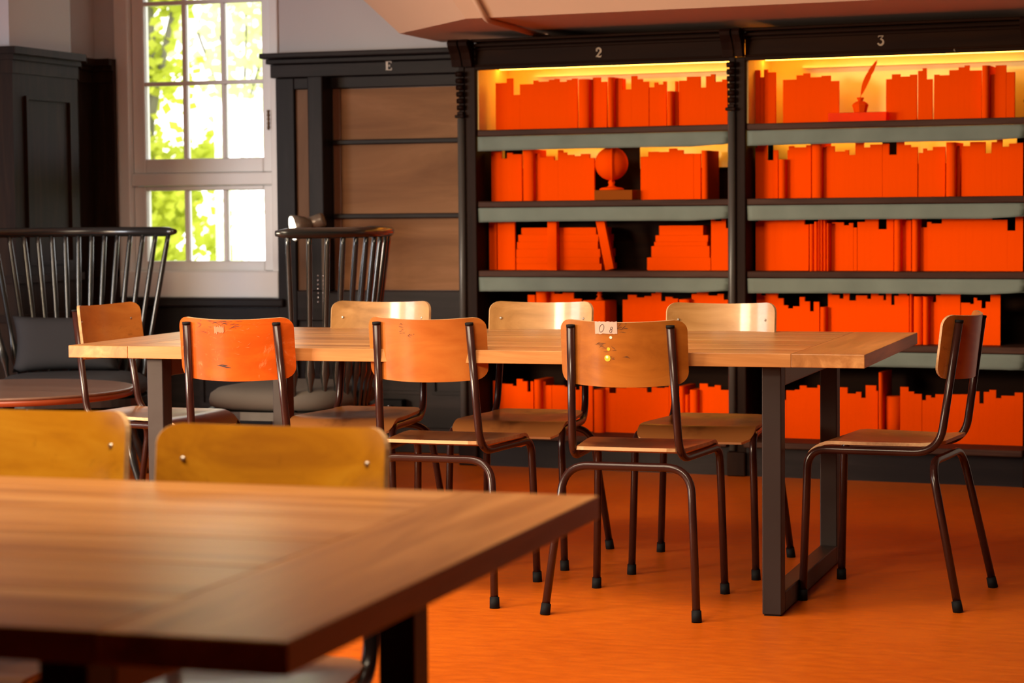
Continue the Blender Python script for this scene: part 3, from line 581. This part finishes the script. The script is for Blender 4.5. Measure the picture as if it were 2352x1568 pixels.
# tall proud book's open cover: slab with visible side on the bottom shelf of bay 3
# ------------------------------------------------------------------ shelf ornaments
def bloc(px, py, w): u, z = bpx(px, py, w); return bl(u, w, 0)
# red box under the globe
ua, zt = bpx(1365, 437, .06); ub, _ = bpx(1452, 437, .06)
t = MB().box((ua, .06, ZS[1]+.001), (ub, .22, zt), .001); o = t.build('display_box', M_acr2); o.location = BO; o.rotation_euler = (0, 0, AB); tag(o, 'low dark amber box under the orange globe', 'box')
gz = zt+.001; gu, _ = bpx(1405, 430, .13); g = empty('globe', bl(gu, .13, gz)); tag(g, 'orange desk globe standing on a low red box on the second shelf', 'globe')
MB().lathe([(.055, 0), (.055, .005), (.045, .010), (.02, .014), (.012, .022), (.016, .034), (.011, .044), (.006, .052)]).build('base', M_book, g)
gc = Vector((0, 0, .1175)); gr = .0745
bm = MB(); n = 20; prof = [(gr*sin(pi*i/n), -gr*cos(pi*i/n)) for i in range(1, n)]; bm.lathe(prof, gc, 32).build('ball', M_book, g)
ring = [(gc.x+(gr+.006)*cos(a)*.25+.002, gc.y-(gr+.006)*cos(a)*.97, gc.z+(gr+.006)*sin(a)) for a in [radians(-115+230*i/24) for i in range(25)]]
MB().tube(ring, .0035, 8).build('meridian_ring', M_book, g)
MB().tube([(0, 0, .048), (.0, -.01, gc.z-gr-.004)], .005, 8).build('stem', M_book, g)
# quill and inkwell on clear box
ua, zt = bpx(1902, 259, .06); ub, _ = bpx(2035, 259, .06)
t = MB().box((ua, .06, ZS[0]+.001), (ub, .117, zt-.001), .001); o = t.build('display_box', M_acr); o.location = BO; o.rotation_euler = (0, 0, AB); tag(o, 'wide shallow see-through box under the inkwell and quill', 'box')
iu, _ = bpx(1976, 250, .085); ink = empty('inkwell', bl(iu, .085, zt)); tag(ink, 'dark red faceted inkwell standing on the shallow see-through box', 'inkwell')
MB().lathe([(.0265, 0), (.035, .030), (.030, .037), (.016, .046)], seg=8, smooth=False).build('body', M_book, ink)
MB().lathe([(.011, .046), (.011, .052), (.015, .055), (.015, .062), (.008, .062)], seg=12).build('neck', M_book, ink)
qv = []; ns = 14; q0 = Vector((0, 0, .060)); q1 = Vector((.072, .0, .215))
def quill():
    pts = []; m = MB()
    for i in range(ns+1):
        t = i/ns; pts.append(q0+(q1-q0)*t+Vector((-.010*sin(pi*t), 0, 0)))
    m.tube(pts, [.0012]*len(pts), 6)
    L = []; Rr = []
    for i, p in enumerate(pts):
        t = i/ns; w = 0 if t < .06 else .017*sin(pi*min(1, (t-.06)/.94))**.6*(1-.15*(i % 3 == 0 and t > .6)); d = Vector((.89, 0, -.45))
        L.append(p-d*w*.55); Rr.append(p+d*w*.9)
    n = len(pts); vs = [v+Vector((0, -.001, 0)) for v in L]+[v+Vector((0, -.001, 0)) for v in Rr]; mm = len(vs); vs += [v+Vector((0, .002, 0)) for v in vs]
    fs = []
    for i in range(n-1): fs += [(i, i+1, n+i+1, n+i), (mm+i, mm+n+i, mm+n+i+1, mm+i+1), (i, mm+i, mm+i+1, i+1), (n+i, n+i+1, mm+n+i+1, mm+n+i)]
    return m.add(vs, fs)
o = quill().build('quill', M_book); o.location = bl(iu, .085, zt+.002); o.rotation_euler = (0, 0, AB); tag(o, 'red feather quill standing in the inkwell on the top shelf', 'quill')
# square bottle, fourth shelf of bay 2
ua, zt = bpx(1020+1080*.2976, 460+770*.2976, .10); ub, _ = bpx(1020+1275*.2976, 689, .10); zb = ZS[3]; hb = zt-zb; wd = (ub-ua)*.95
v = empty('bottle', bl((ua+ub)/2, .14, zb), AB-.15); tag(v, 'orange square bottle with ringed neck on the fourth shelf of bay 2', 'bottle')
MB().box((-wd/2, -wd/2, 0), (wd/2, wd/2, hb), .006).build('body', M_book, v)
zn = hb; MB().lathe([(.020, zn-.001), (.017, zn+.006), (.010, zn+.014), (.008, zn+.018), (.013, zn+.021), (.013, zn+.025), (.009, zn+.028), (.011, zn+.036), (.010, zn+.040)], seg=20).build('neck', M_book, v)
# drum (upright cylinder) and tall open book on the bottom shelf of bay 3
ua, zt = bpx(1660+1203*.3061, 640+878*.3061, .13); ub, _ = bpx(1660+1330*.3061, 909, .13)
o = MB().lathe([((ub-ua)*.45, 0), ((ub-ua)*.45, zt-ZS[4])], seg=28).build('canister', M_book); o.location = bl((ua+ub)/2+.002, .13+(ub-ua)/2, ZS[4]-.003); tag(o, 'plain orange upright canister on the bottom shelf of bay 3', 'canister')

# ------------------------------------------------------------------ tables
def table(x1, y0, L, Wd, t, label, legs=(.243, .243)):
    T = .75; root = empty('dining_table', (x1-L/2, y0+Wd/2, 0)); tag(root, label, 'table'); hx, hy = L/2, Wd/2; eb = .205
    n = 11; ys = [-hy+Wd*i/n for i in range(n+1)]
    for i in range(n):
        MB().box((-hx+eb+.0005, ys[i]+.0003, T-t), (hx-eb-.0005, ys[i+1]-.0003, T-.0004*(i % 2)), .0012).build('plank', M_edge if False else M_top, root)
    for s in (-1, 1):
        a, b = (-hx, -hx+eb) if s < 0 else (hx-eb, hx)
        MB().box((a, -hy, T-t), (b, hy, T), .002).build('end_board', M_topy, root)
    # under-frame: rectangular steel loops
    w, d = .055, .06
    for s, ins in ((-1, legs[0]), (1, legs[1])):
        xc = s*(hx-ins)-s*w/2; fr = empty('leg_frame', (xc, 0, 0)); fr.parent = root
        for sy in (-1, 1):
            yc = sy*(hy-.05-d/2); MB().box((-w/2, yc-d/2, .004), (w/2, yc+d/2, T-t-.002), .003).build('leg', M_steel, fr)
        MB().box((-w/2, -hy+.05+d+.0005, .004), (w/2, hy-.05-d-.0005, .062), .003).build('floor_bar', M_steel, fr)
        MB().box((-w/2, -hy+.05+d+.0005, T-t-.06), (w/2, hy-.05-d-.0005, T-t-.002), .003).build('top_bar', M_brass, fr)
        for sy in (-1, 1):
            yc = sy*(hy-.05-d/2); MB().box((-w/2+.005, yc-d/2+.005, 0), (w/2-.005, yc+d/2-.005, .004)).build('foot_pad', M_rubber, fr)
    return root
table(-.935, 6.0425, 2.47, 1.103, .038, 'long ash-wood table on dark steel loops in the middle of the room')
table(-.843, 1.90, 2.47, 1.10, .034, 'blurred ash-wood table in the foreground at lower left')

# ------------------------------------------------------------------ school chairs
def slab(f_top, nu, nv, th, normal):
    """grid surface f_top(i,j)->Vector ; thickness th along -normal(i,j)"""
    vs = [f_top(i/nu, j/nv) for i in range(nu+1) for j in range(nv+1)]; n = len(vs)
    vs += [v-normal(i/nu, j/nv)*th for (i, j), v in zip([(i, j) for i in range(nu+1) for j in range(nv+1)], vs)]
    q = lambda i, j: i*(nv+1)+j
    fs = []; sm = []
    for i in range(nu):
        for j in range(nv):
            fs.append((q(i, j), q(i+1, j), q(i+1, j+1), q(i, j+1))); fs.append(tuple(n+k for k in (q(i, j), q(i, j+1), q(i+1, j+1), q(i+1, j))))
    bd = [q(i, 0) for i in range(nu+1)]+[q(nu, j) for j in range(1, nv+1)]+[q(i, nv) for i in range(nu-1, -1, -1)]+[q(0, j) for j in range(nv-1, 0, -1)]
    ed = [(bd[k], n+bd[k], n+bd[(k+1) % len(bd)], bd[(k+1) % len(bd)]) for k in range(len(bd))]
    return vs, fs, ed
def ychair(z): # upright line (forward coordinate of tube axis at height z)
    return .020+(.812-z)*.115
def make_chair(pmat, tmat=M_tube, screws=True):
    root = empty('school_chair')
    # backrest
    zb, zt, hw, rc = .664, .848, .186, .034
    def fb(s, t):
        s = .5-.5*cos(pi*s)*(1-.0); x = -hw+2*hw*s; e = max(0, abs(x)-(hw-rc)); cut = rc-sqrt(max(0, rc*rc-e*e)); z = (zb+cut)+(zt-zb-2*cut)*t
        y = ychair(z)+.0125+.062*((x/hw)**2-.62)+.0005
        return Vector((x, y, z-.009*(1-(x/hw)**2)))
    th = .009
    def nb(s, t):
        x = -hw+2*hw*s; return Vector((.62*x/hw, -1, 0)).normalized()*1.0
    vs, fs, ed = slab(lambda s, t: fb(s, t)+Vector((0, 0, 0)), 26, 6, th, lambda s, t: nb(s, t)) if False else slab(fb, 26, 6, th, lambda s, t: Vector((.62*(-cos(pi*s)), -1, -.1)).normalized())
    MB().add(vs, fs, True).add(vs, ed).build('backrest', pmat, root).data.materials.append(M_plyedge)
    be = root.children[0].data
    for p in be.polygons[len(fs):]: p.material_index = 1
    # seat
    def sf(s, t):   # s across, t rear->front
        t = t+.07*-sin(2*pi*t)*1.0; t = min(1, max(0, t)); s = s-.06*sin(2*pi*s)
        yy = .062+.405*t; w = .152+.036*min(1, t*1.5); 
        ez = min(t*.405, (1-t)*.405)
        if t*.405 < .035: k = (.035-t*.405)/.035; w -= .03*(1-sqrt(max(0, 1-k*k)))
        if (1-t)*.405 < .03: k = (.03-(1-t)*.405)/.03; w -= .034*(1-sqrt(max(0, 1-k*k)))
        x = -w+2*w*s; z = .474-.010*sin(pi*min(1, t*1.15))*cos(pi*(s-.5))
        if t > .80: z -= .046*((t-.80)/.20)**2
        if t < .15: z += .006*(1-t/.15)
        return Vector((x, yy, z))
    vs, fs, ed = slab(sf, 16, 22, .010, lambda s, t: Vector((0, .9 if t > .9 else 0, 1)).normalized())
    MB().add(vs, fs, True).add(vs, ed).build('seat', M_seat, root).data.materials.append(M_plyedge)
    be = root.children[-1].data
    for p in be.polygons[len(fs):]: p.material_index = 1
    r = .0118
    for s in (-1, 1):
        path = fillet([(s*.200, .468, .012), (s*.188, .455, .4475), (s*.160, .085, .4475), (s*.1475, ychair(.5)-.012, .50), (s*.147, ychair(.55), .55), (s*.1455, ychair(.826), .826)], [.055, .05, .03, .05], 7)
        path = fillet([(s*.200, .468, .012), (s*.188, .455, .4475), (s*.158, .072, .4475), (s*.1455, ychair(.826), .826)], [.055, .075], 9)
        fr = MB().tube(path, r, 14).build('side_tube', tmat, root)
        MB().tube([(s*.1455, ychair(.826), .824), (s*.1455, ychair(.826)-.0005, .831)], .0125, 14).build('end_plug', M_rubber, fr)
        MB().tube([(s*.2005, .4683, .0), (s*.1995, .468, .032)], [.0150, .0142], 14).build('rubber_foot', M_rubber, fr)
    path = fillet([(-.222, 0, .012), (-.186, .088, .4225), (.186, .088, .4225), (.222, 0, .012)], [.075, .075], 9)
    rl = MB().tube(path, r, 14).build('rear_legs', tmat, root)
    for s in (-1, 1): MB().tube([(s*.2225, -.0005, .0), (s*.220, .006, .032)], [.0150, .0142], 14).build('rubber_foot', M_rubber, rl)
    if screws:
        for s in (-1, 1):
            for z in (.788, .70):
                x = s*.147; y = ychair(z)+.0125+.062*((x/hw)**2-.62)+.0102
                MB().lathe([(.0048, 0), (.0042, .002), (.0022, .0032)], seg=12).xf(Matrix.Translation((x, y+.0002, z)) @ Matrix.Rotation(-pi/2, 4, 'X')).build('screw', M_screw, root)
    return root
def place(o, x, y, rz, label, grp='school chairs with plywood seats and tubular frames', sc=(1, 1, 1)):
    o.location = (x, y, 0); o.rotation_euler = (0, 0, rz); o.scale = sc; tag(o, label, 'chair', grp); return o
chA = make_chair(M_plyA); place(chA, -2.805, 5.93, .02, 'school chair with scuffed backrest in red-orange light on the near side of the long table')
chB = make_chair(M_plyB); place(chB, -2.228, 6.01, -.015, 'school chair with clean orange-lit backrest, middle of the three on the near side')
chC = make_chair(M_plyC); place(chC, -1.612, 5.948, 0, 'school chair with a handwritten paper label O 8 on its brown backrest')
chT = make_chair(M_plyT); place(chT, -1.572, 7.152, pi, 'pale plywood school chair on the far side, in front of the middle bookcase upright')
c = copy_tree(chT); place(c, -2.200, 7.172, pi, 'pale plywood school chair on the far side, in front of the bay marked 2')
c = copy_tree(chT); place(c, -2.775, 7.150, pi, 'pale plywood school chair on the far side, beside the tall black spindle armchair')
chG = make_chair(M_plyH); place(chG, -.679, 6.512, atan2(.058, -.466)-pi/2, 'school chair standing side-on at the right end of the long table')
c = copy_tree(chG); place(c, -3.722, 6.80, atan2(-.11, .994)-pi/2, 'school chair with dark-stained backrest at the left end of the long table')
chN = make_chair(M_plyN, M_tubeb); place(chN, -1.41, 3.185, pi, 'blurred yellow-brown school chair at the foreground table, nearer the table corner', sc=(1.07, 1.03, .975))
c = copy_tree(chN); place(c, -1.895, 3.265, pi, 'blurred yellow-brown school chair farther from the table corner', sc=(1.07, 1.03, .985))
# paper label and stickers on the back of chair C
def on_back(x, z, dx=0):
    hw = .186; z = z+.009*(1-(x/hw)**2); return ychair(z)+.0125+.062*((x/hw)**2-.62)+.0001
def patch(x0, x1, z0, z1, mat, name, parent, th=.0010, n=14, jag=0):
    vs = []; rn = random.Random(3)
    for i in range(n+1):
        x = x0+(x1-x0)*i/n
        for z, sg in ((z0, -1), (z1, 1)): zz_ = z+(rn.uniform(-jag, jag) if sg < 0 or True else 0); vs.append((x, on_back(x, zz_)-th, zz_))
    m = len(vs); vs += [(v[0], v[1]+th*.9, v[2]) for v in vs]; fs = []
    for i in range(n): a, b, c_, d = 2*i, 2*i+1, 2*i+3, 2*i+2; fs += [(a, b, c_, d), (m+a, m+d, m+c_, m+b), (a, d, m+d, m+a), (b, m+b, m+c_, c_)]
    fs += [(0, m, m+1, 1), (2*n, 2*n+1, m+2*n+1, m+2*n)]
    return MB().add(vs, fs).build(name, mat, parent)
bkC = [o for o in chC.children if o.name.startswith('backrest')][0]
lab = patch(-.068, -.001, .807, .842, M_paper, 'paper_label', bkC, jag=.0012); lab['label'] = 'pinkish paper label with handwritten O 8'
for ch, x, z, h in (('0', -.050, .812, .022), ('8', -.021, .811, .017)):
    mm = MB()
    for p_, w_ in glyph(ch, h):
        stroke(mm, [(x+a+(b*.25), z+b) for a, b in p_], .0012, 0, .0003)
    mm.v = [(v[0], on_back(v[0], v[2])-.0016+v[1], v[2]) for v in mm.v]; mm.build('handwriting', M_ink, lab)
def disc(x, z, r, mat, par, off, name='round_sticker'):
    vs = [(x+r*cos(2*pi*k/16), 0, z+r*sin(2*pi*k/16)) for k in range(16)]; vs = [(a, on_back(a, c_)-off, c_) for a, b, c_ in vs]; n = 16
    vs += [(a, b+.0005, c_) for a, b, c_ in vs]
    return MB().add(vs, [tuple(range(n)), tuple(range(n, 2*n))]+[(i, (i+1) % n, n+(i+1) % n, n+i) for i in range(n)]).build(name, mat, par)
disc(-.021, .797, .0042, M_whi, bkC, .0008); a = disc(-.033, .738, .0092, M_yel, bkC, .0008); disc(-.034, .741, .004, M_whi, a, .0012); disc(-.029, .764, .005, M_yel, bkC, .0008)
def scratches(par, seed, cx, cz, n, sx, sz, mat=M_ink, L=.02, w=.0009):
    rn = random.Random(seed); mm = MB()
    for _ in range(n):
        x = cx+rn.uniform(-sx, sx); z = cz+rn.uniform(-sz, sz); l = rn.uniform(.3, 1)*L; an = rn.gauss(0, .35)
        pts = [(x+l*t*cos(an)-l/2, z+l*t*sin(an)+rn.uniform(-.001, .001)) for t in (0, .33, .66, 1)]; pts = [(a_, min(b_, .8360)) for a_, b_ in pts]; stroke(mm, pts, [w*.3, w, w*1.3, w*.3], 0, .0002)
    mm.v = [(v[0], on_back(v[0], v[2])-.0007+v[1], v[2]) for v in mm.v]; return mm.build('scratch', mat, par)
scratches(bkC, 1, -.033, .768, 9, .03, .012, L=.03); scratches(bkC, 2, .006, .822, 10, .02, .014); scratches(bkC, 4, .0, .738, 5, .03, .005)
bkA = [o for o in chA.children if o.name.startswith('backrest')][0]; bkB = [o for o in chB.children if o.name.startswith('backrest')][0]
scratches(bkA, 5, -.03, .825, 26, .07, .018, L=.035); scratches(bkA, 6, .01, .78, 22, .09, .05, plain('pale_scratch', (.60, .20, .06), .6), .016, .0006); scratches(bkA, 8, -.02, .703, 2, .002, .001, L=.075, w=.003)
scratches(bkB, 9, -.055, .815, 7, .012, .016); scratches(bkB, 10, -.03, .795, 4, .012, .008, L=.012)
patch(-.045, -.012, .800, .820, plain('torn_label_remains', (.42, .17, .08), .7), 'torn_label', bkA, jag=.004)

# ------------------------------------------------------------------ spindle armchairs
def lerp(a, b, t): return a+(b-a)*t
def make_spindle(fab):
    root = empty('spindle_armchair'); H = 1.075
    def rail(t): a = radians(lerp(200, 340, t)); return Vector((.47*cos(a)*1.0, .17+.52*sin(a), H))
    # wide shallow arc: ends at forward, back in the middle
    def rail(t): x = lerp(-.44, .44, t); return Vector((x, -.36+.26*(abs(x)/.44)**2.2, H))
    def base(t): x = lerp(-.30, .30, t); return Vector((x, -.27+.20*(abs(x)/.30)**2.2, .375))
    MB().tube([rail(i/30) for i in range(31)], [.011]+[.020]+[.0215]*27+[.020]+[.011], 14).build('top_rail', M_winds, root)
    n = 15
    for i in range(n):
        t = (i+.5)/n; a, b = base(t), rail(t); pts = []; rs = []
        for k in range(15):
            s = k/14; pts.append(a.lerp(b, s)); g = math.exp(-((s-.24)/.055)**2); rs.append(.0092+.014*g+.0025*math.exp(-((s-.7)/.3)**2))
        MB().tube(pts, rs, 10).build('spindle', M_winds, root)
    # seat
    def outline(sc):
        return [(.31*sc*cos(a)*(1.0 if abs(cos(a)) < .9 else 1), .02+.29*sc*sin(a)) for a in [2*pi*k/40 for k in range(40)]]
    def sq(r, e=.62): return [(r*.315*math.copysign(abs(cos(a))**e, cos(a)), .03+r*.30*math.copysign(abs(sin(a))**e, sin(a))) for a in [2*pi*k/48 for k in range(48)]]
    MB().quadprism(sq(1.02), .345, .378).build('seat', M_winds, root)
    vs = []; lv = [(.90, .379), (.99, .392), (1.0, .415), (.98, .44), (.90, .458), (.72, .468), (.4, .472)]
    for sc, z in lv: vs += [(x, y, z) for x, y in sq(sc)]
    fs = [(i*48+k, i*48+(k+1) % 48, (i+1)*48+(k+1) % 48, (i+1)*48+k) for i in range(len(lv)-1) for k in range(48)]+[tuple(range(6*48, 7*48))]+[tuple(range(48))[::-1]]
    MB().add(vs, fs, True).build('seat_cushion', fab, root)
    for sx in (-1, 1):
        for sy in (-1, 1):
            a = Vector((sx*.20, .02+sy*.17, .344)); b = Vector((sx*.29, .02+sy*.25, 0)); pts = [a.lerp(b, k/10) for k in range(11)]
            MB().tube(pts, [.014, .017, .020, .022, .018, .015, .020, .018, .015, .013, .012], 12).build('leg', M_winds, root)
    MB().tube([(-.245, .02, .17), (.245, .02, .17)], .011, 10).build('stretcher', M_winds, root)
    return root
w1 = make_spindle(M_fab); w1.location = (-4.72, 8.42, 0); w1.rotation_euler = (0, 0, atan2(-.89, .40)-pi/2); tag(w1, 'black high-backed spindle armchair with grey seat, in the corner left of the window', 'armchair', 'black spindle armchairs')
w2 = make_spindle(M_fab2); w2.location = (-3.53, 8.12, 0); w2.rotation_euler = (0, 0, pi-pi/2); tag(w2, 'black high-backed spindle armchair turned away, right of the window', 'armchair', 'black spindle armchairs')
# dark cushion leaning in the left armchair
def cushion():
    vs = []; n = 14
    for s in (1, -1):
        for i in range(n+1):
            for j in range(n+1):
                u, v_ = i/n*2-1, j/n*2-1; e = (1-abs(u)**3)*(1-abs(v_)**3); k = 1-.10*(1-abs(u))*abs(v_)**4*0; px = .23*u*(1-.09*(1-v_*v_)*abs(u)); pz = .125*v_*(1-.09*(1-u*u)*abs(v_))
                vs.append((px, s*.055*max(0, e)**.5, pz))
    q = lambda b, i, j: b*(n+1)**2+i*(n+1)+j
    fs = [(q(b, i, j), q(b, i+1, j), q(b, i+1, j+1), q(b, i, j+1)) for b in (0, 1) for i in range(n) for j in range(n)]
    m = MB().add(vs, fs, True); return m
cu = cushion().build('cushion', M_fab); bmx = bmesh.new(); bmx.from_mesh(cu.data); bmesh.ops.remove_doubles(bmx, verts=bmx.verts[:], dist=.0005); bmesh.ops.recalc_face_normals(bmx, faces=bmx.faces[:]); bmx.to_mesh(cu.data); bmx.free()
cu.matrix_world = Matrix.Translation((-4.80, 8.50, .592)) @ Matrix.Rotation(w1.rotation_euler.z, 4, 'Z') @ Matrix.Rotation(radians(12), 4, 'X')
tag(cu, 'dark charcoal cushion leaning against the spindles of the left armchair', 'cushion')
# round side table
rt = empty('round_table', (-4.35, 7.26, 0)); tag(rt, 'low round table with red-brown rim in front of the left armchair', 'table')
MB().lathe([(.465, .492), (.47, .498), (.468, .502), (.46, .503)], seg=64).build('tabletop', M_rtop, rt)
MB().lathe([(.452, .470), (.464, .474), (.466, .4915), (.40, .4915)], seg=64).build('rim', M_rim, rt)
MB().lathe([(.2, 0), (.2, .012), (.03, .02), (.022, .05), (.022, .469)], seg=32).build('pedestal', M_winds, rt)

# floor lamp behind the right-hand armchair
lp = on_y(742, 500, 9.45); fl = empty('floor_lamp', (lp.x, 9.45, 0)); tag(fl, 'small reading lamp with lit tilted head behind the right spindle armchair', 'lamp')
MB().lathe([(.13, 0), (.13, .012), (.02, .022), (.011, .03)], seg=32).build('base', M_shade, fl)
MB().tube([(0, 0, .03), (0, 0, 1.09)], .008, 12).build('pole', M_shade, fl)
a = on_y(744, 503, 9.43)-Vector((lp.x, 9.45, 0)); b = on_y(700, 519, 9.41)-Vector((lp.x, 9.45, 0))
MB().tube([a, a.lerp(b, .1), b], [.030, .034, .032], 20).build('swivel_arm', M_shade, fl)
c0_ = on_y(712, 517, 9.40)-Vector((lp.x, 9.45, 0)); c1_ = on_y(673, 524, 9.352)-Vector((lp.x, 9.45, 0))
ax = (c1_-c0_).normalized()
sh = MB().tube([c0_-ax*.012, c0_, c0_.lerp(c1_, .25), c0_.lerp(c1_, .55), c1_], [.012, .030, .044, .053, .061], 28).build('lamp_shade', M_shade, fl)
MB().tube([c1_+ax*.0004, c1_+ax*.004], .054, 28).build('bulb', M_bulb, sh, 'glowing round opening')
mm = MB()
for k in range(7): mm.lathe([(.001, -.004), (.004, 0), (.001, .004)], (0, 0, -.02*k), 8)
for dx in (-.005, .022):
    o = mm.build('pull_chain', M_chrome, fl); o.location = (dx, -.06, .86)
# low black box with silver handle on the skirting
p = on_y(880, 941, 9.76); bx = empty('wall_box', (p.x+.045, 9.78, p.z)); tag(bx, 'small black box with silver lever, low on the dark panelling', 'box')
MB().box((-.055, -.03, 0), (.055, .03, .05), .004).build('body', M_rubber, bx)
MB().tube([(-.16, -.05, .010), (-.09, -.05, .013), (-.05, -.04, .013)], [.008, .010, .008], 12).build('lever', M_chrome, bx, 'bright silver lever')
MB().tube([(-.025, -.034, .012), (.003, -.05, .020)], .008, 12).build('knob', M_chrome, bx)
